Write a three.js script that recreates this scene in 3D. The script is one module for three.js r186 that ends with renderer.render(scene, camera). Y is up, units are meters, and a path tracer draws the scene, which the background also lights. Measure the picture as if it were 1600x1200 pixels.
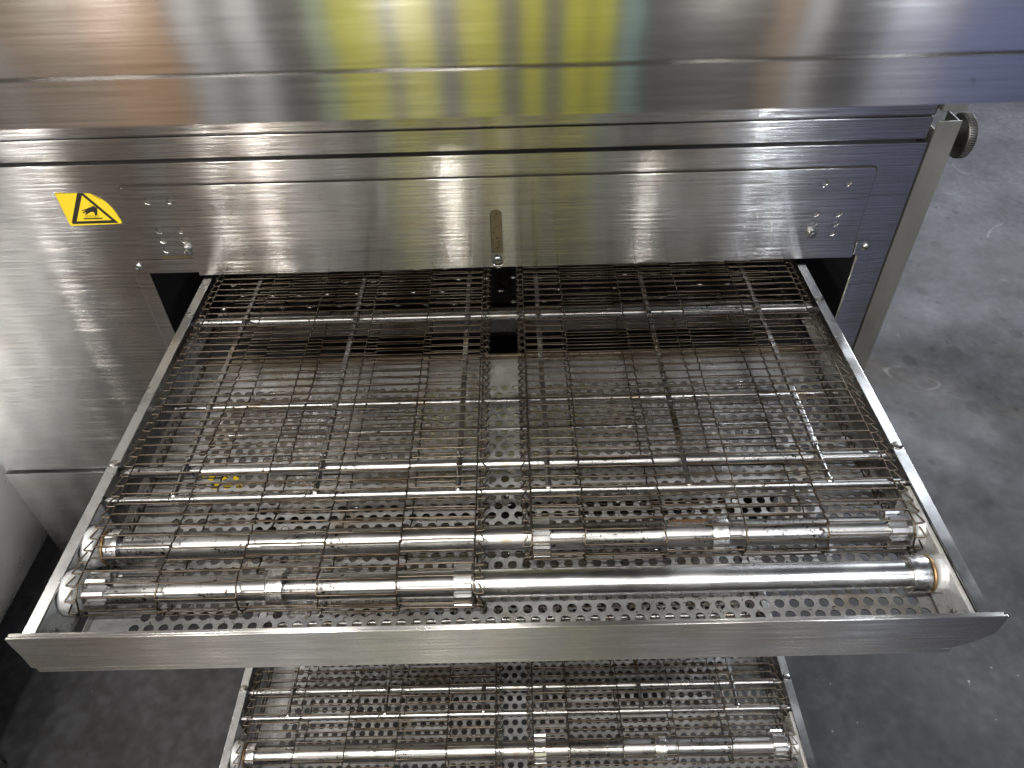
import * as THREE from 'three';
import { mergeGeometries, toCreasedNormals } from 'three/addons/utils/BufferGeometryUtils.js';
import { RoundedBoxGeometry } from 'three/addons/geometries/RoundedBoxGeometry.js';
import { RectAreaLightUniformsLib } from 'three/addons/lights/RectAreaLightUniformsLib.js';

// ---------------------------------------------------------------- camera, light, exposure
const scene = new THREE.Scene();
const camera = new THREE.PerspectiveCamera(54.388, 4 / 3, 0.02, 40);
camera.position.set(0.0181, 0.6312, 0.9475);
camera.rotation.set(-0.7431, 0.0111, -0.0319, 'YXZ');
camera.focus = 0.86; camera.userData.fStop = 12;
scene.add(camera);
const renderer = new THREE.WebGLRenderer({ antialias: true });
renderer.setSize(1024, 768);
renderer.toneMapping = THREE.LinearToneMapping;
renderer.toneMappingExposure = 0.93;
renderer.shadowMap.enabled = true;
scene.background = new THREE.Color().setRGB(0.085, 0.085, 0.09);
RectAreaLightUniformsLib.init();

// ---------------------------------------------------------------- small tools
let seed = 7;
const rnd = () => { seed = (seed * 1664525 + 1013904223) >>> 0; return seed / 4294967296; };
const V3 = (x, y, z) => new THREE.Vector3(x, y, z);
const used = new Map();
function numbered(name) { const n = used.get(name) ?? 0; used.set(name, n + 1); return n ? `${name}_${String(n).padStart(3, '0')}` : name; }
function shade(m) { m.castShadow = m.receiveShadow = true; return m; }
function thing(name, label, category, pos = [0, 0, 0], group) {
  const o = new THREE.Group(); o.name = numbered(name); o.position.set(...pos); o.userData = { label, category };
  if (group) o.userData.group = group;
  scene.add(o); return o;
}
function part(name, geos, mat, parent, label) {
  const g = Array.isArray(geos) ? (geos.length > 1 ? mergeGeometries(geos.map((q) => { const r = q.index ? q.toNonIndexed() : q; for (const k of Object.keys(r.attributes)) if (!['position', 'normal', 'uv'].includes(k)) r.deleteAttribute(k); return r; })) : geos[0]) : geos;
  const m = shade(new THREE.Mesh(g, mat)); m.name = name; if (label) m.userData.label = label;
  parent.add(m); return m;
}
// uv in metres from the two axes that a face spans; grain 'x' puts u along x (or along z on x-facing sides)
function metres(g, grain = 'x') {
  const p = g.attributes.position, n = g.attributes.normal, uv = new Float32Array(p.count * 2);
  for (let i = 0; i < p.count; i++) {
    const ax = Math.abs(n.getX(i)), ay = Math.abs(n.getY(i)), az = Math.abs(n.getZ(i));
    let u, v;
    if (az >= ax && az >= ay) { u = p.getX(i); v = p.getY(i); }
    else if (ay >= ax) { u = p.getX(i); v = p.getZ(i) + 0.37; if (grain === 'z') { u = p.getZ(i); v = p.getX(i); } }
    else { u = p.getZ(i); v = p.getY(i) + 0.11; }
    if (grain === 'y' && az >= ay) [u, v] = [v, u];
    uv[2 * i] = u; uv[2 * i + 1] = v;
  }
  g.setAttribute('uv', new THREE.BufferAttribute(uv, 2)); return g;
}
const box = (x0, x1, y0, y1, z0, z1, r = 0.0008, grain = 'x') => {
  const w = x1 - x0, h = y1 - y0, d = z1 - z0, m = Math.min(w, h, d) * 0.49;
  const g = new RoundedBoxGeometry(w, h, d, 2, Math.min(r, m)); g.translate((x0 + x1) / 2, (y0 + y1) / 2, (z0 + z1) / 2);
  return metres(g, grain);
};
const rodX = (x0, x1, y, z, r, seg = 20) => { const g = new THREE.CylinderGeometry(r, r, x1 - x0, seg, 1); const uv = g.attributes.uv; g.rotateZ(Math.PI / 2); g.translate((x0 + x1) / 2, y, z); for (let i = 0; i < uv.count; i++) { const a = uv.getX(i); uv.setXY(i, g.attributes.position.getX(i), a * 2 * Math.PI * r + y); } return g; };
const latheX = (pts, x, y, z, seg = 32) => { const g = new THREE.LatheGeometry(pts.map(([a, r]) => new THREE.Vector2(Math.max(r, 1e-5), a)), seg); g.rotateZ(-Math.PI / 2); g.translate(x, y, z); return g; };
const sheet = (shape, d, z, bevel = 0.0005, seg = 10) => {
  const g = new THREE.ExtrudeGeometry(shape, { depth: Math.max(d - 2 * bevel, 0.0002), bevelEnabled: bevel > 0, bevelThickness: bevel, bevelSize: bevel, bevelOffset: -bevel, bevelSegments: 2, curveSegments: seg });
  g.translate(0, 0, z + bevel); return metres(g);
};
function poly(pts, radii = []) {                                // polygon with rounded corners
  const s = new THREE.Shape(), n = pts.length;
  pts.forEach((p, i) => {
    const r = radii[i] ?? 0, a = new THREE.Vector2(...pts[(i + n - 1) % n]), c = new THREE.Vector2(...pts[(i + 1) % n]), b = new THREE.Vector2(...p);
    const s0 = b.clone().add(a.clone().sub(b).setLength(Math.max(r, 1e-6))), s1 = b.clone().add(c.clone().sub(b).setLength(Math.max(r, 1e-6)));
    if (!r) { i ? s.lineTo(b.x, b.y) : s.moveTo(b.x, b.y); return; }
    i ? s.lineTo(s0.x, s0.y) : s.moveTo(s0.x, s0.y);
    s.quadraticCurveTo(b.x, b.y, s1.x, s1.y);
  });
  s.closePath(); return s;
}
const hole = (x, y, r) => { const h = new THREE.Path(); h.absarc(x, y, r, 0, Math.PI * 2, true); return h; };
// tube along a polyline whose corners are rounded by radius q
function wireTube(pts, r, q, seg = 5) {
  const P = [];
  pts.forEach((p, i) => {
    if (!i || i === pts.length - 1) { P.push(p.clone()); return; }
    const a = pts[i - 1], c = pts[i + 1], l = Math.min(q, a.distanceTo(p) * 0.45, c.distanceTo(p) * 0.45);
    const s0 = p.clone().add(a.clone().sub(p).setLength(l)), s1 = p.clone().add(c.clone().sub(p).setLength(l));
    for (const t of [0, 0.5, 1]) P.push(s0.clone().multiplyScalar((1 - t) ** 2).addScaledVector(p, 2 * t * (1 - t)).addScaledVector(s1, t * t));
  });
  const n = P.length, pos = [], nor = [], uv = [], idx = []; let N = V3(0, 1, 0.01), len = 0;
  for (let i = 0; i < n; i++) {
    const T = P[Math.min(i + 1, n - 1)].clone().sub(P[Math.max(i - 1, 0)]).normalize();
    N.addScaledVector(T, -N.dot(T)).normalize(); const B = T.clone().cross(N);
    if (i) len += P[i].distanceTo(P[i - 1]);
    for (let k = 0; k <= seg; k++) {
      const a = k / seg * Math.PI * 2, d = N.clone().multiplyScalar(Math.cos(a)).addScaledVector(B, Math.sin(a));
      pos.push(P[i].x + d.x * r, P[i].y + d.y * r, P[i].z + d.z * r); nor.push(d.x, d.y, d.z); uv.push(len, k / seg * 0.006);
    }
  }
  const w = seg + 1;
  for (let i = 0; i < n - 1; i++) for (let k = 0; k < seg; k++) { const a = i * w + k, b = a + w; idx.push(a, a + 1, b, b, a + 1, b + 1); }
  const g = new THREE.BufferGeometry();
  g.setAttribute('position', new THREE.Float32BufferAttribute(pos, 3)); g.setAttribute('normal', new THREE.Float32BufferAttribute(nor, 3)); g.setAttribute('uv', new THREE.Float32BufferAttribute(uv, 2)); g.setIndex(idx);
  return g;
}

// ---------------------------------------------------------------- textures
const hash = (x, y, s) => { let h = (x * 374761393 + y * 668265263 + s * 2147483647) | 0; h = Math.imul(h ^ (h >>> 13), 1274126177); h ^= h >>> 16; return (h >>> 0) / 4294967296; };
function vnoise(x, y, px, py, s) {                              // tiling value noise
  const xi = Math.floor(x), yi = Math.floor(y), fx = x - xi, fy = y - yi, u = fx * fx * (3 - 2 * fx), v = fy * fy * (3 - 2 * fy);
  const m = (a, b) => ((a % b) + b) % b, x0 = m(xi, px), x1 = m(xi + 1, px), y0 = m(yi, py), y1 = m(yi + 1, py);
  return (hash(x0, y0, s) * (1 - u) + hash(x1, y0, s) * u) * (1 - v) + (hash(x0, y1, s) * (1 - u) + hash(x1, y1, s) * u) * v;
}
const fbm = (u, v, fx, fy, oct, s) => { let a = 0, w = 0.5, t = 0; for (let o = 0; o < oct; o++) { a += w * vnoise(u * fx, v * fy, fx, fy, s + o); t += w; w *= 0.55; fx *= 2; fy *= 2; } return a / t; };
function tex(w, h, fn, srgb, repeat) {
  const d = new Uint8Array(w * h * 4), c = [0, 0, 0];
  for (let y = 0; y < h; y++) for (let x = 0; x < w; x++) { fn(x / w, y / h, c); const i = 4 * (y * w + x); for (let k = 0; k < 3; k++) d[i + k] = Math.max(0, Math.min(255, c[k] * 255)); d[i + 3] = 255; }
  const t = new THREE.DataTexture(d, w, h); t.wrapS = t.wrapT = THREE.RepeatWrapping; t.magFilter = THREE.LinearFilter; t.minFilter = THREE.LinearFilter;
  if (srgb) t.colorSpace = THREE.SRGBColorSpace;
  if (repeat) t.repeat.set(...repeat);
  t.needsUpdate = true; return t;
}
const smooth = (a, b, x) => { const t = Math.max(0, Math.min(1, (x - a) / (b - a))); return t * t * (3 - 2 * t); };
// brushed steel: grain along u. one tile = 0.8 m x 0.5 m
const brushC = tex(1024, 1024, (u, v, c) => {
  const g = vnoise(u * 24, v * 512, 24, 512, 1) * 0.6 + vnoise(u * 90, v * 1024, 90, 1024, 2) * 0.4, b = fbm(u, v, 4, 3, 4, 9), st = smooth(0.56, 0.78, fbm(u, v, 7, 6, 5, 31));
  const k = 0.88 + 0.07 * (g - 0.5) + 0.05 * (b - 0.5), spk = smooth(0.965, 0.985, vnoise(u * 300, v * 190, 300, 190, 77)) * smooth(0.5, 0.7, fbm(u, v, 5, 5, 3, 80));
  c[0] = (k - 0.04 * st) * (1 - 0.5 * spk); c[1] = (k - 0.055 * st) * (1 - 0.55 * spk); c[2] = (k - 0.08 * st) * (1 - 0.6 * spk);
}, true, [1 / 0.8, 1 / 0.5]);
const brushR = tex(1024, 1024, (u, v, c) => {
  const g = vnoise(u * 24, v * 512, 24, 512, 1) * 0.6 + vnoise(u * 90, v * 1024, 90, 1024, 2) * 0.4, b = fbm(u, v, 5, 4, 4, 40);
  c[0] = c[1] = c[2] = 0.75 + 0.10 * (g - 0.5) + 0.10 * (b - 0.5);
}, false, [1 / 0.8, 1 / 0.5]);
const gauss = (x, y, k) => Math.sqrt(-2 * Math.log(hash(x, y, k) + 1e-4)) * Math.cos(6.2832 * hash(x, y, k + 1));
const brushN = tex(256, 2048, (u, v, c) => {                      // brushing tilts the surface across the grain only
  const y = Math.floor(v * 2048), x = u * 12, xi = Math.floor(x), f = smooth(0, 1, x - xi), g = gauss(xi % 12, y, 7) * (1 - f) + gauss((xi + 1) % 12, y, 7) * f;
  const t = Math.max(-1.1, Math.min(1.1, 0.34 * g)), l = Math.hypot(1, t);
  c[0] = 0.5; c[1] = 0.5 + 0.5 * t / l; c[2] = 0.5 + 0.5 / l;
}, false, [1 / 0.8, 1 / 0.075]);
// worn plate: blotches and dark specks, tile 0.5 m
const wornC = tex(1024, 1024, (u, v, c) => {
  const b = fbm(u, v, 6, 6, 5, 3), f = fbm(u, v, 40, 40, 3, 13), rust = smooth(0.55, 0.75, fbm(u, v, 9, 9, 5, 23)), spk = smooth(0.80, 0.90, vnoise(u * 260, v * 260, 260, 260, 8)) * smooth(0.38, 0.56, fbm(u, v, 8, 8, 3, 18));
  const k = 0.84 + 0.2 * (b - 0.5) + 0.12 * (f - 0.5);
  c[0] = (k - 0.13 * rust) * (1 - 0.75 * spk); c[1] = (k - 0.19 * rust) * (1 - 0.8 * spk); c[2] = (k - 0.27 * rust) * (1 - 0.85 * spk);
}, true, [2, 2]);
const panC = tex(1024, 1024, (u, v, c) => {
  const b = fbm(u, v, 6, 6, 5, 203), f = fbm(u, v, 50, 50, 3, 213), rust = smooth(0.6, 0.8, fbm(u, v, 7, 7, 5, 223)), spk = smooth(0.86, 0.93, vnoise(u * 240, v * 240, 240, 240, 208)) * smooth(0.42, 0.62, fbm(u, v, 8, 8, 3, 218));
  const k = 0.86 + 0.26 * (b - 0.5) + 0.14 * (f - 0.5);
  c[0] = (k - 0.10 * rust) * (1 - 0.7 * spk); c[1] = (k - 0.14 * rust) * (1 - 0.75 * spk); c[2] = (k - 0.20 * rust) * (1 - 0.8 * spk);
}, true, [2, 2]);
const wornR = tex(512, 512, (u, v, c) => { c[0] = c[1] = c[2] = 0.7 + 0.9 * (fbm(u, v, 8, 8, 5, 50) - 0.5); }, false, [2, 2]);
const wireC = tex(256, 64, (u, v, c) => { const a = fbm(u, v, 30, 4, 3, 6), b = smooth(0.5, 0.75, fbm(u, v, 9, 2, 3, 66)); c[0] = 0.70 + 0.3 * (a - 0.5) - 0.22 * b; c[1] = 0.655 + 0.3 * (a - 0.5) - 0.23 * b; c[2] = 0.60 + 0.3 * (a - 0.5) - 0.24 * b; }, true, [1 / 0.5, 1 / 0.02]);
// concrete floor, one tile = 4 m
const stains = []; seed = 41;
for (let i = 0; i < 110; i++) stains.push([1.05 + rnd() * 1.35, -1.9 + rnd() * 1.7, 0.005 + 0.022 * rnd() ** 2, rnd() * 3]);
const floorC = tex(2048, 2048, (u, v, c) => {
  const x = u * 4 - 1.6, z = v * 4 - 2.6;
  const big = fbm(u, v, 5, 5, 5, 101), mid = fbm(u, v, 26, 26, 4, 111), fine = fbm(u, v, 240, 240, 2, 121);
  let k = 0.135 + 0.2 * (big - 0.5) + 0.14 * (mid - 0.5) + 0.10 * (fine - 0.5);
  const scr = smooth(0.955, 1, 1 - Math.abs(fbm(u, v, 7, 11, 3, 131) - 0.5) * 9) * smooth(0.5, 0.7, mid);
  k += 0.16 * scr; k += 0.5 * smooth(0.985, 0.995, vnoise(u * 420, v * 420, 420, 420, 141)) * smooth(0.45, 0.6, mid);
  let s = 0; for (const [a, b, r, w] of stains) { const dx = x - a, dz = z - b, d = Math.hypot(dx * (1 + 0.4 * Math.sin(w)), dz); if (d < r * 1.8) s = Math.max(s, smooth(r * 1.3, r * 0.75, d + r * 2.2 * (mid - 0.5))); }
  const rust = smooth(0.62, 0.8, fbm(u, v, 9, 9, 5, 151)) * 0.10;
  k *= 1 - 0.72 * s;
  c[0] = k * 1.0 + rust * 0.5; c[1] = k * 1.0 + rust * 0.3; c[2] = k * 1.06;
}, true, [1, 1]);
const floorR = tex(1024, 1024, (u, v, c) => { c[0] = c[1] = c[2] = 0.78 + 0.5 * (fbm(u, v, 14, 14, 5, 161) - 0.5); }, false, [1, 1]);

// ---------------------------------------------------------------- materials
const steel = (o = {}) => new THREE.MeshPhysicalMaterial({ metalness: 1, roughness: 0.25, color: new THREE.Color().setRGB(0.72, 0.71, 0.70), map: brushC, roughnessMap: brushR, normalMap: brushN, anisotropy: 1, anisotropyRotation: Math.PI / 2, ...o });
const M = {
  brushed: steel(),
  front: steel({ roughness: 0.245 }),
  near: steel({ roughness: 0.20, normalScale: new THREE.Vector2(0, 0.15) }),
  post: new THREE.MeshPhysicalMaterial({ metalness: 0.7, roughness: 0.5, color: new THREE.Color().setRGB(0.36, 0.36, 0.345), map: brushC }),
  lip: steel({ roughness: 0.34, normalScale: new THREE.Vector2(0, 1.0) }),
  rail: new THREE.MeshPhysicalMaterial({ metalness: 1, roughness: 0.38, color: new THREE.Color().setRGB(0.48, 0.48, 0.48), roughnessMap: wornR }),
  worn: new THREE.MeshPhysicalMaterial({ metalness: 1, roughness: 0.43, color: new THREE.Color().setRGB(0.45, 0.445, 0.44), map: wornC, roughnessMap: wornR }),
  pan: new THREE.MeshPhysicalMaterial({ metalness: 0.68, roughness: 0.44, color: new THREE.Color().setRGB(0.60, 0.605, 0.61), map: panC, roughnessMap: wornR }),
  polished: new THREE.MeshPhysicalMaterial({ metalness: 1, roughness: 0.34, color: new THREE.Color().setRGB(0.62, 0.62, 0.62), roughnessMap: wornR }),
  cast: new THREE.MeshPhysicalMaterial({ metalness: 0.45, roughness: 0.5, color: new THREE.Color().setRGB(0.72, 0.74, 0.76), map: panC }),
  bronze: new THREE.MeshPhysicalMaterial({ metalness: 0.9, roughness: 0.45, color: new THREE.Color().setRGB(0.30, 0.20, 0.10) }),
  wire: new THREE.MeshPhysicalMaterial({ metalness: 1, roughness: 0.42, color: new THREE.Color().setRGB(0.25, 0.235, 0.22), map: wireC }),
  brass: new THREE.MeshPhysicalMaterial({ metalness: 0.9, roughness: 0.5, color: new THREE.Color().setRGB(0.36, 0.30, 0.18), map: wornC }),
  soot: new THREE.MeshPhysicalMaterial({ metalness: 0.6, roughness: 0.6, color: new THREE.Color().setRGB(0.05, 0.05, 0.055) }),
  finger: new THREE.MeshPhysicalMaterial({ metalness: 0.9, roughness: 0.42, color: new THREE.Color().setRGB(0.16, 0.15, 0.15), map: wornC }),
  knob: new THREE.MeshPhysicalMaterial({ metalness: 1, roughness: 0.45, color: new THREE.Color().setRGB(0.22, 0.215, 0.2), map: wornC }),
  crumb: new THREE.MeshStandardMaterial({ roughness: 0.95, color: new THREE.Color().setRGB(0.09, 0.045, 0.02) }),
  floor: new THREE.MeshPhysicalMaterial({ roughness: 0.9, color: new THREE.Color().setRGB(1, 1, 1), map: floorC, roughnessMap: floorR }),
  wall: new THREE.MeshStandardMaterial({ roughness: 0.9, color: new THREE.Color().setRGB(0.3, 0.29, 0.28) }),
  scorched: new THREE.MeshPhysicalMaterial({ metalness: 0.9, roughness: 0.5, color: new THREE.Color().setRGB(0.17, 0.135, 0.095), map: wornC }),
  jointShade: new THREE.MeshStandardMaterial({ roughness: 0.85, color: new THREE.Color().setRGB(0.035, 0.028, 0.022) }),
  black: new THREE.MeshStandardMaterial({ roughness: 0.6, color: new THREE.Color().setRGB(0.03, 0.03, 0.03) }),
};

// ---------------------------------------------------------------- floor and the wall behind the photographer, seen in the steel
const FLOOR = -1.0;
{
  const g = new THREE.PlaneGeometry(18, 18); g.rotateX(-Math.PI / 2); g.translate(1, FLOOR, 0);
  const p = g.attributes.position, uv = g.attributes.uv; for (let i = 0; i < p.count; i++) uv.setXY(i, (p.getX(i) + 1.6) / 4, (p.getZ(i) + 2.6) / 4);
  const f = part('floor', g, M.floor, scene); f.userData.kind = 'structure';
  const wall = new THREE.Group(); wall.name = 'wall'; wall.userData.kind = 'structure'; scene.add(wall);
  const z = 3.6, far = (x) => 0.018 + (x - 0.018) * 0.8265;
  part('plaster', box(-8, 9, FLOOR, 3.4, z, z + 0.15, 0.001), M.wall, wall);
  const paint = (r, g2, b) => new THREE.MeshStandardMaterial({ roughness: 0.7, color: new THREE.Color().setRGB(r, g2, b) });
  const yellow = paint(0.72, 0.70, 0.07), orange = paint(0.62, 0.34, 0.14), blue = paint(0.34, 0.38, 0.66), pale = paint(0.8, 0.8, 0.82), green = paint(0.45, 0.55, 0.4), grey = paint(0.2, 0.2, 0.22);
  const board = (x0, x1, m, y0 = -0.97, y1 = 1.25) => part('panel', box(far(x0), far(x1), y0, y1, z - 0.03, z - 0.002, 0.002), m, wall);
  const tan = paint(0.5, 0.36, 0.24), dark = paint(0.13, 0.12, 0.12), teal = paint(0.3, 0.45, 0.45), lilac = paint(0.6, 0.6, 0.75);
  for (const [a, b, m] of [[-3.6, -2.72, tan], [-2.70, -2.58, pale], [-2.56, -2.12, tan], [-2.10, -1.68, orange], [-1.62, -1.50, pale], [-1.36, -1.22, pale], [-1.20, -1.02, dark],
    [-0.98, -0.88, green], [-0.87, -0.62, yellow], [-0.60, -0.55, grey], [-0.54, -0.36, yellow], [-0.35, -0.25, grey], [-0.23, -0.03, yellow], [-0.02, 0.05, grey], [0.08, 0.19, yellow], [0.195, 0.285, grey], [0.29, 0.41, yellow], [0.44, 0.54, yellow], [0.58, 0.68, teal],
    [0.70, 1.32, dark], [1.33, 1.46, tan], [1.48, 1.60, pale], [1.61, 1.88, dark], [1.92, 2.23, lilac], [2.24, 3.2, blue], [3.22, 5.5, pale]]) board(a, b, m);
}

// ---------------------------------------------------------------- lamps overhead and behind the photographer, some added as fill
function lamp(x, y, z, color, power, aim, label) {
  const t = thing('hanging_lamp', label ?? (aim ? 'square tilted lamp behind the photographer, mirrored as a bright streak in the steel' : 'square unseen lamp high above the photographer, shining down on the belts and the wall'), 'lamp', [x, y, z], aim ? 'tilted lamps mirrored in the steel' : label ? undefined : 'square lamps hanging overhead');
  const c = new THREE.Color().setRGB(...color), w = 0.11;
  part('housing', box(-0.1, 0.1, 0.012, 0.08, -0.1, 0.1, 0.01), M.black, t);
  part('diffuser', box(-w / 2, w / 2, 0, 0.012, -w / 2, w / 2, 0.003), new THREE.MeshStandardMaterial({ color: 0xffffff, emissive: c, emissiveIntensity: 3 }), t);
  if (aim) { const q = new THREE.Vector3(x, y, z).sub(new THREE.Vector3(...aim)).normalize(); t.quaternion.setFromUnitVectors(new THREE.Vector3(0, 1, 0), q); }
  const to = new THREE.Vector3(...(aim ?? [x, y - 1, z])), l = new THREE.RectAreaLight(c, power, w, w), at = new THREE.Vector3(x, y, z).addScaledVector(to.clone().sub(new THREE.Vector3(x, y, z)).normalize(), 0.004);
  l.position.copy(at); l.lookAt(to); l.name = 'lamp_glow';
  scene.add(l);
}
{
  const warm = [1, 0.96, 0.895], neutral = [1, 0.96, 0.9], cool = [0.86, 0.92, 1];
  const at = (slope, z, y, c, p) => lamp(0.0181 + slope * (0.948 + z), y, z, c, p, [slope * 0.95, 0.1, 0]);
  at(-0.70, 2.8, 1.65, neutral, 520); at(-0.43, 3.1, 1.8, warm, 330); at(-0.36, 2.8, 1.6, warm, 520); at(-0.10, 2.8, 1.6, warm, 480); at(0.19, 3.0, 1.75, neutral, 300); at(0.358, 2.8, 1.6, cool, 500);
  lamp(-0.85, 2.35, 1.6, warm, 1000); lamp(-0.15, 2.35, 1.6, neutral, 1500); lamp(1.4, 2.3, 1.5, cool, 200);
  lamp(-1.1, 2.9, 2.7, warm, 900); lamp(1.1, 2.9, 2.7, neutral, 900);  // added pair, brightens the wall panels mirrored in the upper front
  lamp(3.4, 2.3, -3.0, cool, 10500, null, 'square cool white lamp high beyond the right side of the ovens'); lamp(-2.2, 2.2, -0.5, neutral, 520, null, 'unseen square lamp added high on the left to brighten the drum');  // the left lamp is added to brighten the drum
}

// ---------------------------------------------------------------- ovens
const HX = [-0.4655, 0.4545];
function screw(x, y, z, parent, hex) {
  if (hex) {
    const h = new THREE.CylinderGeometry(0.0068, 0.0072, 0.005, 6); h.rotateX(Math.PI / 2); h.rotateZ(0.3); h.translate(x, y, z + 0.0032);
    const w = new THREE.CylinderGeometry(0.0082, 0.0084, 0.0012, 24); w.rotateX(Math.PI / 2); w.translate(x, y, z + 0.0006);
    const d = new THREE.SphereGeometry(0.0052, 14, 8, 0, 6.3, 0, 0.9); d.scale(1, 0.35, 1); d.rotateX(Math.PI / 2); d.translate(x, y, z + 0.0052);
    return part('bolt', [h, w, d], M.polished, parent);
  }
  const s = new THREE.SphereGeometry(0.0062, 20, 10, 0, Math.PI * 2, 0, Math.PI / 2); s.scale(1, 0.55, 1); s.rotateX(Math.PI / 2); s.translate(x, y, z);
  const b = part('screw', s, M.polished, parent);
  part('slot', [box(x - 0.0026, x + 0.0026, y - 0.0005, y + 0.0005, z + 0.0031, z + 0.0036, 0.0001), box(x - 0.0005, x + 0.0005, y - 0.0026, y + 0.0026, z + 0.0031, z + 0.0037, 0.0001)], M.black, b);
  return b;
}
function warningSticker(parent, sx = 0, sy = 0, label) {
  const W = 512, H = 360, cv = document.createElement('canvas'); cv.width = W; cv.height = H; const k = cv.getContext('2d');
  const X0 = -0.6262, X1 = -0.5482, Y0 = 0.1046, Y1 = 0.1586, q = (x, y) => [(x - X0) / (X1 - X0) * W, (Y1 - y) / (Y1 - Y0) * H];
  const path = (pts) => { k.beginPath(); pts.forEach((p, i) => i ? k.lineTo(...q(...p)) : k.moveTo(...q(...p))); k.closePath(); k.fill(); };
  k.fillStyle = '#dcc02a'; k.fillRect(0, 0, W, H);
  for (let i = 0; i < 900; i++) { k.fillStyle = `rgba(${rnd() > 0.5 ? '255,230,90' : '150,120,20'},${0.05 + rnd() * 0.06})`; k.fillRect(rnd() * W, rnd() * H, 2 + rnd() * 14, 2 + rnd() * 5); }
  k.fillStyle = '#26241f';
  path([[-0.5935, 0.157], [-0.5865, 0.157], [-0.5545, 0.1082], [-0.6198, 0.1082], [-0.6205, 0.111]]);
  k.fillStyle = '#dcc02a'; path([[-0.5888, 0.1525], [-0.5628, 0.1130], [-0.6128, 0.1124]]);
  k.fillStyle = '#26241f';
  path([[-0.5980, 0.1312], [-0.5905, 0.1318], [-0.5868, 0.1338], [-0.5832, 0.1342], [-0.5800, 0.1366], [-0.5755, 0.1325], [-0.5772, 0.1272], [-0.5800, 0.1212], [-0.5828, 0.1216], [-0.5822, 0.1252], [-0.5838, 0.1268], [-0.5880, 0.1262], [-0.5950, 0.1224], [-0.5968, 0.1233], [-0.5930, 0.1262], [-0.5985, 0.1252], [-0.5990, 0.1264], [-0.5928, 0.1286], [-0.5990, 0.1282], [-0.5990, 0.1294], [-0.5920, 0.1302]]);
  path([[-0.6015, 0.1172], [-0.5745, 0.1172], [-0.5745, 0.1152], [-0.6015, 0.1152]]);
  k.strokeStyle = 'rgba(60,52,30,0.7)'; k.lineWidth = 4;
  for (const x of [-0.597, -0.5935, -0.590, -0.5865, -0.583, -0.5795]) { k.beginPath(); for (let t = 0; t <= 6; t++) { const [a, b] = q(x + 0.0012 * Math.sin(t * 1.6), 0.1178 + t * 0.0007); t ? k.lineTo(a, b) : k.moveTo(a, b); } k.stroke(); }
  k.strokeStyle = 'rgba(70,60,30,0.9)'; k.lineWidth = 2.5; k.beginPath(); [[-0.5835, 0.150], [-0.5822, 0.143], [-0.584, 0.136], [-0.5828, 0.124], [-0.5832, 0.115], [-0.582, 0.106]].forEach((p, i) => i ? k.lineTo(...q(...p)) : k.moveTo(...q(...p))); k.stroke();
  k.fillStyle = 'rgba(70,50,10,0.75)';
  for (const [a, b, c, d] of [[-0.5745, 0.1525, -0.5545, 0.1400], [-0.5545, 0.1400, -0.5495, 0.108], [-0.625, 0.157, -0.596, 0.1565]]) for (let i = 0; i < 60; i++) { const t = rnd(), [x, y] = q(a + (c - a) * t + (rnd() - 0.5) * 0.0014, b + (d - b) * t + (rnd() - 0.5) * 0.0014); k.fillRect(x, y, 2 + rnd() * 6, 2 + rnd() * 4); }
  const t = new THREE.CanvasTexture(cv); t.colorSpace = THREE.SRGBColorSpace; t.magFilter = THREE.LinearFilter;
  const pts = [[-0.6252, 0.1571]];
  for (let i = 1; i <= 5; i++) pts.push([-0.6252 + 0.0078 * i, 0.1571 - 0.0003 * i + (rnd() - 0.5) * 0.0007]);
  for (let i = 0; i <= 14; i++) { const a = i / 14; pts.push([-0.5838 + 0.0342 * Math.sin(a * 1.45) , 0.1555 - 0.0478 * (1 - Math.cos(a * 1.5)) + (rnd() - 0.5) * 0.0012]); }
  pts.push([-0.5492, 0.1078], [-0.5600, 0.1066], [-0.622, 0.1054]); pts.push([-0.6247, 0.1066]);
  const g = sheet(poly(pts), 0.0004, 0.0022, 0);
  const uv = g.attributes.uv, p = g.attributes.position; for (let i = 0; i < p.count; i++) uv.setXY(i, (p.getX(i) - X0) / (X1 - X0), (p.getY(i) - Y0) / (Y1 - Y0));
  g.translate(0.0095 + sx, -0.0152 + sy, 0);
  part('warning_sticker', g, new THREE.MeshPhysicalMaterial({ map: t, roughness: 0.45, metalness: 0 }), parent, label ?? 'worn yellow hot surface sticker with a black triangle and hand');
}
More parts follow.
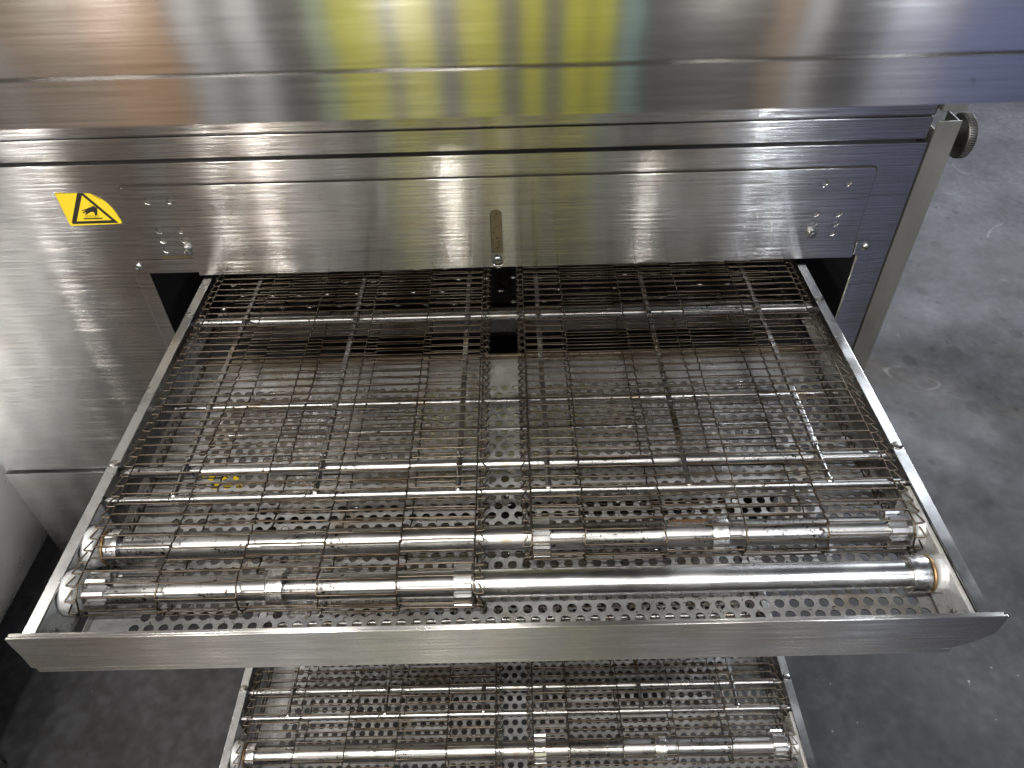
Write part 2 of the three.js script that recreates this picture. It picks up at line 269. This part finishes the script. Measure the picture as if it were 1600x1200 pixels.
function oven(name, label, y0, o) {
  const t = thing(name, label, 'oven', [0, y0, 0], 'conveyor ovens stacked on each other');
  const XL = -0.968, XR = 0.5725, top = o.top, bot = o.bottom, D = -1.0;
  const face = poly([[XL, bot], [XR, bot], [XR, top], [XL, top]]);
  if (o.opening) face.holes.push((() => { const h = new THREE.Path(); h.moveTo(-0.531, -0.18); h.lineTo(-0.531, 0.0072); h.lineTo(0.527, 0.0072); h.lineTo(0.527, -0.18); h.closePath(); return h; })());
  part('face_panel', sheet(face, 0.0022, 0, 0.0010), M.brushed, t);
  part('body_shell', [box(XL, XL + 0.002, bot + 0.001, top - 0.002, D, -0.0005, 0.0003), box(XR - 0.002, XR, bot + 0.001, top - 0.002, D, -0.0005, 0.0003), box(XL + 0.003, XR - 0.003, top - 0.004, top - 0.0015, D, -0.0005, 0.0003), box(XL + 0.003, XR - 0.003, bot + 0.0015, bot + 0.004, D, -0.0005, 0.0003), box(XL + 0.003, XR - 0.003, bot + 0.005, top - 0.005, D, D + 0.003, 0.0003)], M.brushed, t);
  part('skirt', [box(XL + 0.001, XR - 0.0005, top + 0.0022, top + o.skirt, -0.03, -0.0045, 0.0015), box(XL + 0.0005, XR, top + o.skirt + 0.0015, top + o.skirt + 0.045, -0.03, -0.002, 0.004)], M.brushed, t);
  if (o.opening) {
    // dark baking chamber and the lower air finger
    part('chamber', [box(-0.537, -0.533, -0.182, 0.09, D + 0.01, -0.002, 0.0005), box(0.529, 0.533, -0.182, 0.09, D + 0.01, -0.002, 0.0005), box(-0.532, 0.528, 0.09, 0.094, D + 0.01, -0.002, 0.0005), box(-0.532, 0.528, -0.186, -0.182, D + 0.01, -0.002, 0.0005), box(-0.532, 0.528, -0.181, 0.089, D + 0.012, D + 0.016, 0.0005)], M.soot, t);
    const fing = part('air_finger', [box(-0.47, 0.47, -0.13, -0.078, -0.6, -0.004, 0.004)], M.finger, t);
    const noz = [];
    for (let r = 0; r < 6; r++) for (let i = 0; i < 20; i++) {
      const x = -0.45 + i * 0.0465 + (r % 2) * 0.02325 + (rnd() - 0.5) * 0.004, z = -0.022 - r * 0.0335 + (rnd() - 0.5) * 0.004;
      const s = new THREE.SphereGeometry(0.0085, 12, 7, 0, Math.PI * 2, 0, Math.PI / 2); s.scale(1, 0.55, 1); s.translate(x, -0.0782, z); noz.push(s);
    }
    const nm = part('nozzle', noz, M.worn, fing); nm.userData.kind = 'stuff';
    // frame round the opening with its tabs
    part('opening_frame', sheet(poly([[-0.5525, 0.0305], [-0.455, 0.0305], [-0.455, 0.0074], [-0.5305, 0.0074], [-0.5305, -0.32], [-0.5525, -0.32]], [0.006, 0, 0, 0, 0, 0]), 0.0015, 0.0030, 0.0006), M.brushed, t);
    part('opening_frame', sheet(poly([[0.5430, 0.0325], [0.5205, 0.0325], [0.5205, 0.0085], [0.5273, 0.0085], [0.5273, -0.32], [0.5475, -0.32], [0.5475, 0.005]], [0.007]), 0.0015, 0.0030, 0.0006), M.brushed, t);
    screw(-0.5416, 0.0202, 0.0045, t); screw(0.5354, 0.0220, 0.0045, t);
    part('rust_strip', box(-0.505, -0.460, 0.0312, 0.0382, 0.0022, 0.0026, 0.0001), M.brass, t, 'rust stained strip under the left bolt');
    // eyebrow plate
    const pt = Math.min(0.1495, top - 0.008);
    const plate = poly([[-0.455, 0.0035], [0.5192, 0.0058], [0.5150, 0.046], [0.5142, pt], [-0.5236, pt], [-0.5206, 0.0392], [-0.455, 0.0392]], [0.001, 0.001, 0, 0.008, 0.006, 0.002, 0.001]);
    const spots = [];
    for (const [x, s] of [[-0.4892, 1], [0.4460, -1]]) { const dx = s > 0 ? 0.0307 : 0.0322; spots.push([x, 0.1282], [x + dx, 0.1282], [x, 0.0818], [x + dx, 0.0812], [x, 0.0659], [x + dx, 0.0655], s > 0 ? [x, 0.0500] : [x + dx, 0.0499]); }
    if (o.knob) for (const [x, y] of spots) plate.holes.push(hole(x, y, 0.0050));
    const sl = new THREE.Path(), sx = -0.0075, sr = 0.0083; sl.moveTo(sx + sr, 0.0157); sl.lineTo(sx + sr, Math.min(0.0922, pt - 0.02)); sl.absarc(sx, Math.min(0.0922, pt - 0.02), sr, 0, Math.PI, false); sl.lineTo(sx - sr, 0.0157); sl.absarc(sx, 0.0157, sr, Math.PI, Math.PI * 2, false); plate.holes.push(sl);
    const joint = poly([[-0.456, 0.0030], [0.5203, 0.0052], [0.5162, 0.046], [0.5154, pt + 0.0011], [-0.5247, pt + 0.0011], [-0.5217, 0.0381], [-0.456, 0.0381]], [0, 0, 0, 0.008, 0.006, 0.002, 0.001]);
    joint.holes.push(...plate.holes); part('joint_shade', sheet(joint, 0.0014, 0.0032, 0), M.jointShade, t);  // dark strip round the plate, painted in for its edge shadow
    part('eyebrow_plate', sheet(plate, 0.0024, 0.0048, 0.0008), M.front, t);
    if (o.knob) for (const [x, y] of spots) { const d = new THREE.CylinderGeometry(0.0046, 0.0044, 0.0006, 20); d.rotateX(Math.PI / 2); d.translate(x, y, 0.0051); part('plugged_hole', metres(d), M.front, t); }
    part('slot_insert', box(sx - sr + 0.0004, sx + sr - 0.0004, 0.0280, Math.min(0.0995, pt - 0.01), 0.0034, 0.0052, 0.0002), M.brass, t, 'tarnished strip behind the slot of the eyebrow plate');
    screw(sx, 0.0172, 0.0050, t);
    screw(-0.4587, 0.0488, 0.0072, t, true); screw(0.4475, 0.0498, 0.0072, t, true);
  }
  // corner post, open at the top
  const pz = o.post;
  if (pz) {
    const x0 = 0.5765, x1 = 0.6085;
    const post = part('corner_post', [box(x0, x1, pz[0], pz[1], -0.0015, 0.0005, 0.0008, 'y'), box(x1 - 0.002, x1, pz[0], pz[1] - 0.002, -0.038, -0.002, 0.0006, 'y'), box(x0, x0 + 0.002, pz[0], pz[1] - 0.012, -0.038, -0.002, 0.0006, 'y')], M.post, t);
    if (o.knob) {
      const K = part('knob', [latheX([[0, 0.004], [0.0, 0.011], [0.010, 0.011], [0.012, 0.014], [0.0165, 0.024], [0.018, 0.027], [0.0195, 0.0295], [0.029, 0.0295], [0.0308, 0.0275], [0.0312, 0.02], [0.0305, 0]], x1, 0.175, -0.03, 48)], M.knob, post);
      const kn = []; for (let i = 0; i < 60; i++) { const a = i / 60 * Math.PI * 2, b = new THREE.CylinderGeometry(0.0009, 0.0009, 0.009, 5); b.rotateZ(Math.PI / 2); b.translate(x1 + 0.0243, 0.175 + 0.0295 * Math.cos(a), -0.03 + 0.0295 * Math.sin(a)); kn.push(b); }
      K.geometry = mergeGeometries([K.geometry.toNonIndexed(), ...kn.map((g) => g.toNonIndexed())]);
    }
  }
  return t;
}
const mid = oven('conveyor_oven', 'brushed steel conveyor oven with the yellow hot surface sticker, middle of the stack', 0, { top: 0.1808, bottom: -0.3825, skirt: 0.033, opening: true, post: [-0.9, 0.2092], knob: true });
warningSticker(mid);
const low = oven('conveyor_oven', 'lower brushed steel oven at the left edge below the double seam', -0.554, { top: 0.114, bottom: -0.39, skirt: 0.0565, opening: true });
warningSticker(low, 0.022, -0.034, 'yellow sticker seen through the holes of the crumb tray');
oven('conveyor_oven', 'uppermost brushed steel oven, only its bottom edge showing behind the blurred front', 0.554, { top: 0.17, bottom: -0.283, skirt: 0.03, post: [-0.332, 0.17] });

// ---------------------------------------------------------------- conveyors
const PITCH = 0.0141, WR = 0.00092;
const strand = (edges, flip, jit) => {                          // one belt wire: spaces alternate between two rows, hooked over its neighbours
  const n = edges.length - 1, x0 = edges[0], x1 = edges[n], q = 0.0016, s = 0.0012, pts = [], h = 0.0009;
  const e = 0.0098, v = (i) => (i % 2 ? PITCH + q : -q) + jit[i] * 0.0007, yy = (i) => (i % 2 ? 0.0004 : -0.0004) + jit[i + 1] * 0.0005;
  pts.push(V3(x0 + 0.0058 + jit[6] * 0.0006, h * 1.6, PITCH * 0.36), V3(x0 - 0.0003, h * 0.6, PITCH + 0.0022), V3(x0 + e, -h, PITCH + 0.0020), V3(x0 + e + 0.0004, 0, v(0)));
  for (let i = 0; i < n; i++) {
    if (i) pts.push(V3(edges[i] - s, yy(i), v(i)));
    if (i < n - 1) pts.push(V3(edges[i + 1] + s, yy(i), v(i)));
  }
  pts.push(V3(x1 - e - 0.0004, 0, v(n - 1)), V3(x1 - e, -h, PITCH + 0.0020), V3(x1 + 0.0003, h * 0.6, PITCH + 0.0022), V3(x1 - 0.0058 + jit[7] * 0.0006, h * 1.6, PITCH * 0.36));
  return wireTube(pts, WR, 0.0020, 6);
};
seed = 99;
const jitter = () => Array.from({ length: 9 }, () => rnd() * 2 - 1);
const EDGE = { left: [-0.4300, -0.3412, -0.2630, -0.1832, -0.1060, -0.0200], right: [0.0185, 0.0836, 0.1662, 0.2491, 0.3328, 0.4310] };
const strands = { left: [0, 1, 2, 3].map(() => strand(EDGE.left, 0, jitter())), right: [0, 1, 2, 3].map(() => strand(EDGE.right, 0, jitter())) };
function belt(parent, side, zr, yc, R, start) {
  const b = new THREE.Group(); b.name = 'wire_belt'; parent.add(b);
  const L = zr - start, arc = Math.PI * R;
  let s = 0, n = 0;
  const put = (s, k) => {
    const m = shade(new THREE.Mesh(strands[side][k % 4], M.wire)); m.name = 'wire';
    const j = (rnd() - 0.5);
    if (s < L) { const z = start + s; m.position.set(0, yc + R + 0.0007 * Math.sin(z * 40) , z); m.rotation.y = j * 0.0025; }
    else if (s < L + arc) { const a = (s - L) / R; m.position.set(0, yc + R * Math.cos(a), zr + R * Math.sin(a)); m.rotation.x = a + PITCH / R * 0.42; }
    else { const d = s - L - arc, z = zr - d; m.position.set(0, yc - R - 0.006 * smooth(0, 0.09, d) + 0.002 * Math.sin(d * 31), z); m.rotation.set(Math.PI + 0.10 * Math.cos(d * 31), j * 0.012, 0, 'XYZ'); }
    b.add(m);
  };
  for (s = 0, n = 0; s < 2 * L + arc - 0.02; s += PITCH, n++) put(s, Math.floor(rnd() * 4));
  return b;
}
function sprocket(x, y, z, w, teeth, ro, ri) {
  const s = new THREE.Shape();
  for (let i = 0; i < teeth; i++) { const a = i / teeth * Math.PI * 2 + 0.2, d = Math.PI * 2 / teeth; [[0.02, ri], [0.12, ro], [0.50, ro], [0.60, ri]].forEach(([f, r], k) => { const p = [Math.cos(a + f * d) * r, Math.sin(a + f * d) * r]; i || k ? s.lineTo(...p) : s.moveTo(...p); }); }
  s.closePath();
  const g = new THREE.ExtrudeGeometry(s, { depth: w - 0.0012, bevelEnabled: true, bevelThickness: 0.0006, bevelSize: 0.0006, bevelOffset: -0.0006, bevelSegments: 1 });
  g.rotateY(Math.PI / 2); g.translate(x - w / 2 + 0.0006, y, z); return metres(g, 'y');
}
const ring = (x0, x1, r, y, z, ch = 0.0012) => latheX([[0, 0], [0, r - ch], [ch, r], [x1 - x0 - ch, r], [x1 - x0, r - ch], [x1 - x0, 0]], x0, y, z, 40);
function conveyor(y0, label) {
  const t = thing('belt_conveyor', label, 'conveyor', [0, y0, 0], 'wire belt conveyors sticking out of the ovens');
  const H = 0.4500, F = 0.5935;
  for (const s of [-1, 1]) {
    const c = (a, b, ...r) => s < 0 ? box(-b, -a, ...r) : box(a, b, ...r);
    const rail = part('side_rail', [c(H - 0.0130, H, -0.0022, 0, -0.25, F - 0.004, 0.0008, 'z'), c(H - 0.0022, H, -0.052, -0.0024, -0.25, F - 0.004, 0.0006, 'z'), c(H - 0.014, H - 0.0024, -0.052, -0.0500, -0.25, F - 0.004, 0.0006, 'z')], M.rail, t);
    for (const z of [0.0995, 0.3785]) { const w = new THREE.SphereGeometry(0.0064, 14, 8); w.scale(1.0, 0.22, 0.9); w.translate(s * (H - 0.0065), 0.0003, z); part('weld', metres(w), M.worn, rail); }
    const br = part('bearing_bracket', s < 0 ? box(-0.4470, -0.4395, -0.051, -0.006, 0.43, 0.585, 0.002, 'z') : box(0.4335, 0.4385, -0.053, -0.0055, 0.432, 0.585, 0.001, 'z'), M.cast, t);
    const sc = screw(0, 0, 0, br); sc.rotation.y = -s * Math.PI / 2; sc.position.set(s * (s < 0 ? 0.4392 : 0.4333), -0.030, 0.572);
  }
  // front lip: plate with a hem at the top and a small break at the bottom, corners rounded
  const lip = poly([[-0.4545, 0.0118], [-0.4545, -0.004], [-0.4535, -0.016], [-0.4545, -0.0430], [0.427, -0.0440], [0.4535, -0.0155], [0.4535, 0.0142]], [0.001, 0.004, 0.006, 0.002, 0.026, 0.004, 0.001]);
  const lg = sheet(lip, 0.0022, F + 0.0042, 0.0006);
  part('front_lip', [lg, box(-0.4530, 0.4520, 0.0098, 0.0122, F + 0.0005, F + 0.0041, 0.0008), box(-0.4515, 0.4230, -0.0518, -0.0428, F + 0.0034, F + 0.0060, 0.0010)], M.lip, t);
  const bar = (z, y, r, x0, x1) => part('cross_bar', rodX(x0, x1, y, z, r, 18), M.worn, t);
  bar(0.0995, -0.0150, 0.0062, -0.4475, 0.4475); bar(0.3785, -0.0158, 0.0062, -0.4475, 0.4475); bar(0.4245, -0.0085, 0.0042, -0.4475, 0.4475); bar(0.2330, -0.0545, 0.0048, -0.4475, 0.4475);
  for (const x of [-0.3635, -0.2074, -0.0505, 0.0485, 0.2025, 0.3555]) {
    const end = new THREE.SphereGeometry(0.0052, 12, 8); end.scale(1, 0.8, 1); end.translate(x, -0.0062, 0.4215);
    const rc = new THREE.CylinderGeometry(0.0032, 0.0032, 0.07, 12); rc.rotateX(Math.PI / 2); rc.translate(x, -0.0060, 0.388);
    part('belt_support', [box(x - 0.0034, x + 0.0034, -0.0085, -0.0030, 0.165, 0.370, 0.0012, 'z'), metres(rc, 'z'), metres(end)], M.worn, t);
    part('belt_support', box(x - 0.0034, x + 0.0034, -0.0085, -0.0030, -0.25, 0.1645, 0.0012, 'z'), M.finger, t, 'darker rear length of the support');  // rear length has a darker material than the front
  }
  // rear shaft carries the right belt, front shaft the left belt
  const yc = -0.0232, R = 0.0222, Z1 = 0.4755, Z2 = 0.5300;
  const shaft = (z, x0, x1, r) => part('roller_shaft', rodX(x0, x1, yc, z, r, 32), M.worn, t);
  shaft(Z1, -0.405, 0.4240, 0.0138); shaft(Z2, -0.42, -0.03, 0.0138);
  part('roller_shaft', rodX(-0.0305, 0.4045, yc, Z2, 0.0140, 40), M.polished, t, 'clean bright half of the front shaft');
  for (const z of [Z1, Z2]) for (const s of [-1, 1]) {
    if (s < 0) part('bearing_boss', latheX([[0, 0], [0, 0.0235], [0.005, 0.0228], [0.010, 0.0205], [0.0165, 0.0195], [0.0167, 0]], -0.4395, yc, z), M.cast, t);
    else part('bearing_boss', latheX([[0, 0], [0, 0.0178], [0.007, 0.0184], [0.0098, 0.0196], [0.0112, 0.0215]], 0.4236, yc, z), M.cast, t);
  }
  part('bushing', ring(-0.4215, -0.4180, 0.0188, yc, Z1), M.bronze, t); part('collar', ring(-0.4175, -0.4030, 0.0195, yc, Z1), M.polished, t);
  part('bushing', ring(0.4195, 0.4235, 0.0188, yc, Z2), M.bronze, t); part('collar', ring(0.4000, 0.4190, 0.0190, yc, Z2), M.polished, t);
  part('collar', ring(0.2150, 0.2330, 0.0195, yc, Z1), M.polished, t); part('collar', ring(-0.2365, -0.2185, 0.0195, yc, Z2), M.polished, t);
  const sp = (x, z, w = 0.019) => part('sprocket', sprocket(x, yc, z, w, 10, 0.0214, 0.0150), M.polished, t);
  sp(0.0385, Z1); sp(0.4080, Z1, 0.020); sp(-0.0415, Z2, 0.018); sp(-0.4045, Z2, 0.021);
  belt(t, 'left', Z2, yc, R, -0.24); belt(t, 'right', Z1, yc, R, -0.237);
  return t;
}
seed = 1234;
const upperC = conveyor(0, 'wire belt conveyor in the centre with two rollers and a broad steel front lip');
const lowerC = upperC.clone(); lowerC.name = numbered('belt_conveyor'); lowerC.position.y = -0.554; lowerC.userData = { ...upperC.userData, label: 'lower wire belt conveyor under the front lip at the bottom edge' }; scene.add(lowerC);

// front of the conveyor above, close to the lens
{
  const t = thing('belt_conveyor', 'blurred steel front of the topmost conveyor across the top of the view', 'conveyor', [0, 0.554, 0], 'wire belt conveyors sticking out of the ovens');
  const prof = new THREE.Shape([[-0.0085, 0.0240], [0.0010, -0.0275], [0.0010, -0.0452], [-0.0014, -0.0458], [0.0010, -0.0472], [0.0010, -0.0690], [-0.014, -0.0690], [-0.014, -0.0674], [-0.0028, -0.0674], [-0.0028, -0.0280], [-0.0105, 0.0235]].map(([a, b]) => new THREE.Vector2(a, b)));
  let g = new THREE.ExtrudeGeometry(prof, { depth: 0.93, bevelEnabled: false, steps: 1 });
  g.rotateY(Math.PI / 2); g.scale(1, 1, -1); g.translate(-0.465, 0, 0);
  const idx = []; const n = g.attributes.position.count; for (let i = 0; i < n; i += 3) idx.push(i, i + 2, i + 1); g.setIndex(idx); g = g.toNonIndexed(); g.computeVertexNormals(); g = toCreasedNormals(g, 0.4); g.translate(0, 0, 0.5995);
  part('front_lip', metres(g), M.near, t);
  for (const s of [-1, 1]) part('side_rail', s < 0 ? box(-0.4498, -0.43, -0.05, 0, -0.2, 0.594, 0.001, 'z') : box(0.43, 0.4498, -0.05, 0, -0.2, 0.594, 0.001, 'z'), M.rail, t);
  part('bottom_pan', box(-0.429, 0.429, -0.054, -0.051, 0.01, 0.585, 0.0006), M.pan, t);
  part('roller_shaft', rodX(-0.429, 0.429, -0.0232, 0.527, 0.0138, 24), M.worn, t);
}

// ---------------------------------------------------------------- perforated crumb trays
function panGeometry() {
  const X0 = -0.4270, X1 = 0.4400, Z0 = 0.143, Z1 = 0.586, T = 0.0012, dx = 0.0152, dz = 0.0134, r = 0.0051, N = 14, hx0 = -0.3880, hz0 = 0.1960, rows = 28, cols = 54;
  const pos = [], nor = [], idx = [];
  const vert = (x, y, z, a, b, c) => { pos.push(x, y, z); nor.push(a, b, c); return pos.length / 3 - 1; };
  const quadY = (x0, x1, z0, z1) => { for (const [y, s] of [[0, 1], [-T, -1]]) { const a = vert(x0, y, z0, 0, s, 0), b = vert(x1, y, z0, 0, s, 0), c = vert(x1, y, z1, 0, s, 0), d = vert(x0, y, z1, 0, s, 0); s > 0 ? idx.push(a, d, c, a, c, b) : idx.push(a, c, d, a, b, c); } };
  for (let j = 0; j < rows; j++) {
    const zc = hz0 + (j + 0.5) * dz, off = (j % 2) * dx / 2, n = cols - (j % 2);
    for (let i = 0; i < n; i++) {
      const xc = hx0 + off + (i + 0.5) * dx, hw = dx / 2, hh = dz / 2, outer = [], edge = [];
      for (let k = 0; k < N; k++) {
        const a = (k + 0.5) / N * Math.PI * 2, ca = Math.cos(a), sa = Math.sin(a), m = Math.min(hw / Math.max(Math.abs(ca), 1e-6), hh / Math.max(Math.abs(sa), 1e-6));
        edge.push([xc + ca * r, zc + sa * r, ca, sa]); outer.push([xc + ca * m, zc + sa * m]);
      }
      const corners = [[1, 1], [-1, 1], [-1, -1], [1, -1]].map(([a, b]) => [xc + a * hw, zc + b * hh]);
      for (const [y, s] of [[0, 1], [-T, -1]]) {
        const E = edge.map(([x, z]) => vert(x, y, z, 0, s, 0)), O = outer.map(([x, z]) => vert(x, y, z, 0, s, 0)), C = corners.map(([x, z]) => vert(x, y, z, 0, s, 0));
        const tri = (a, b, c) => s > 0 ? idx.push(a, c, b) : idx.push(a, b, c);
        for (let k = 0; k < N; k++) {
          const k2 = (k + 1) % N; tri(E[k], O[k], O[k2]); tri(E[k], O[k2], E[k2]);
          const A = outer[k], B = outer[k2], va = Math.abs(Math.abs(A[0] - xc) - hw) < 1e-7, vb = Math.abs(Math.abs(B[0] - xc) - hw) < 1e-7;
          if (va !== vb) { const sx = (va ? A[0] : B[0]) > xc, sz = (va ? B[1] : A[1]) > zc; tri(O[k], C[sx ? (sz ? 0 : 3) : (sz ? 1 : 2)], O[k2]); }
        }
      }
      const w = edge.map(([x, z, a, b]) => [vert(x, 0, z, -a, 0, -b), vert(x, -T, z, -a, 0, -b)]);
      for (let k = 0; k < N; k++) { const [a, b] = w[k], [c, d] = w[(k + 1) % N]; idx.push(a, c, b, b, c, d); }
    }
    quadY(X0, hx0 + off, zc - dz / 2, zc + dz / 2); quadY(hx0 + off + n * dx, X1, zc - dz / 2, zc + dz / 2);
  }
  quadY(X0, X1, Z0, hz0); quadY(X0, X1, hz0 + rows * dz, Z1);
  const g = new THREE.BufferGeometry(); g.setAttribute('position', new THREE.Float32BufferAttribute(pos, 3)); g.setAttribute('normal', new THREE.Float32BufferAttribute(nor, 3)); g.setIndex(idx);
  return metres(g);
}
const pan = thing('crumb_tray', 'perforated steel crumb tray under the wire belt of the centre conveyor', 'crumb tray', [0, -0.0605, 0], 'perforated crumb trays under the belts');
part('perforated_plate', panGeometry(), M.pan, pan);
part('side_rim', box(-0.4282, -0.4270, -0.0012, 0.0080, 0.143, 0.586, 0.0004, 'z'), M.pan, pan); part('side_rim', box(0.4400, 0.4412, -0.0012, 0.0080, 0.143, 0.586, 0.0004, 'z'), M.pan, pan);
part('front_rim', box(-0.427, 0.440, -0.0012, 0.0130, 0.5862, 0.5874, 0.0004), M.pan, pan);
part('rear_rim', [box(-0.427, 0.440, -0.0010, 0.0055, 0.1410, 0.1428, 0.0004), rodX(-0.427, 0.440, 0.0055, 0.1405, 0.0032, 14)], M.scorched, pan, 'browned rolled rear rim');
part('stiffening_bead', rodX(-0.355, 0.40, 0.0006, 0.2800, 0.0024, 14), M.worn, pan);
const pan2 = pan.clone(); pan2.name = numbered('crumb_tray'); pan2.position.y -= 0.554; pan2.userData = { ...pan.userData, label: 'perforated crumb tray of the lower conveyor at the bottom edge' }; scene.add(pan2);

// burnt crumbs lying on the rear roller beside its plain collar
{
  seed = 5; const gs = [];
  for (let i = 0; i < 220; i++) {
    const x = 0.197 + (rnd() + rnd() - 1) * 0.026, a = -0.75 + (rnd() + rnd() + rnd() - 1.5) * 0.5, r = 0.0005 + 0.0011 * rnd() ** 2, g = new THREE.IcosahedronGeometry(r, 0);
    g.scale(1, 0.6 + 0.4 * rnd(), 1); g.rotateY(rnd() * 6); g.translate(x, -0.0232 + (0.0138 + r * 0.4) * Math.cos(a), 0.4755 + (0.0138 + r * 0.4) * Math.sin(a)); gs.push(g);
  }
  const c = part('crumbs', gs, M.crumb, scene); c.userData = { label: 'burnt brown crumbs on the rear roller beside its plain collar', category: 'crumbs', kind: 'stuff' };
}

// steel drum lying low on the left
{
  const t = thing('steel_drum', 'smooth round steel drum lying on its cradle left of the lower oven', 'drum', [-1.235, FLOOR, -0.2]);
  const r = 0.22, y = 0.385, pts = [[-0.8, 0], [-0.8, r - 0.012], [-0.79, r], [0.79, r], [0.8, r - 0.012], [0.8, 0]];
  const g = latheX(pts, 0, 0, 0, 72); g.rotateY(-Math.PI / 2); g.translate(0, y, 0);
  part('body', metres(toCreasedNormals(g, 0.5), 'z'), new THREE.MeshPhysicalMaterial({ metalness: 0.7, roughness: 0.45, color: new THREE.Color().setRGB(0.66, 0.66, 0.66), roughnessMap: wornR }), t);
  for (const z of [-0.55, 0.55]) part('cradle', [box(-0.16, 0.16, 0, 0.03, z - 0.03, z + 0.03, 0.003), box(-0.14, -0.10, 0.03, 0.24, z - 0.025, z + 0.025, 0.003), box(0.10, 0.14, 0.03, 0.24, z - 0.025, z + 0.025, 0.003), box(-0.10, 0.10, 0.12, 0.165, z - 0.02, z + 0.02, 0.003)], M.black, t);
}
renderer.render(scene, camera);
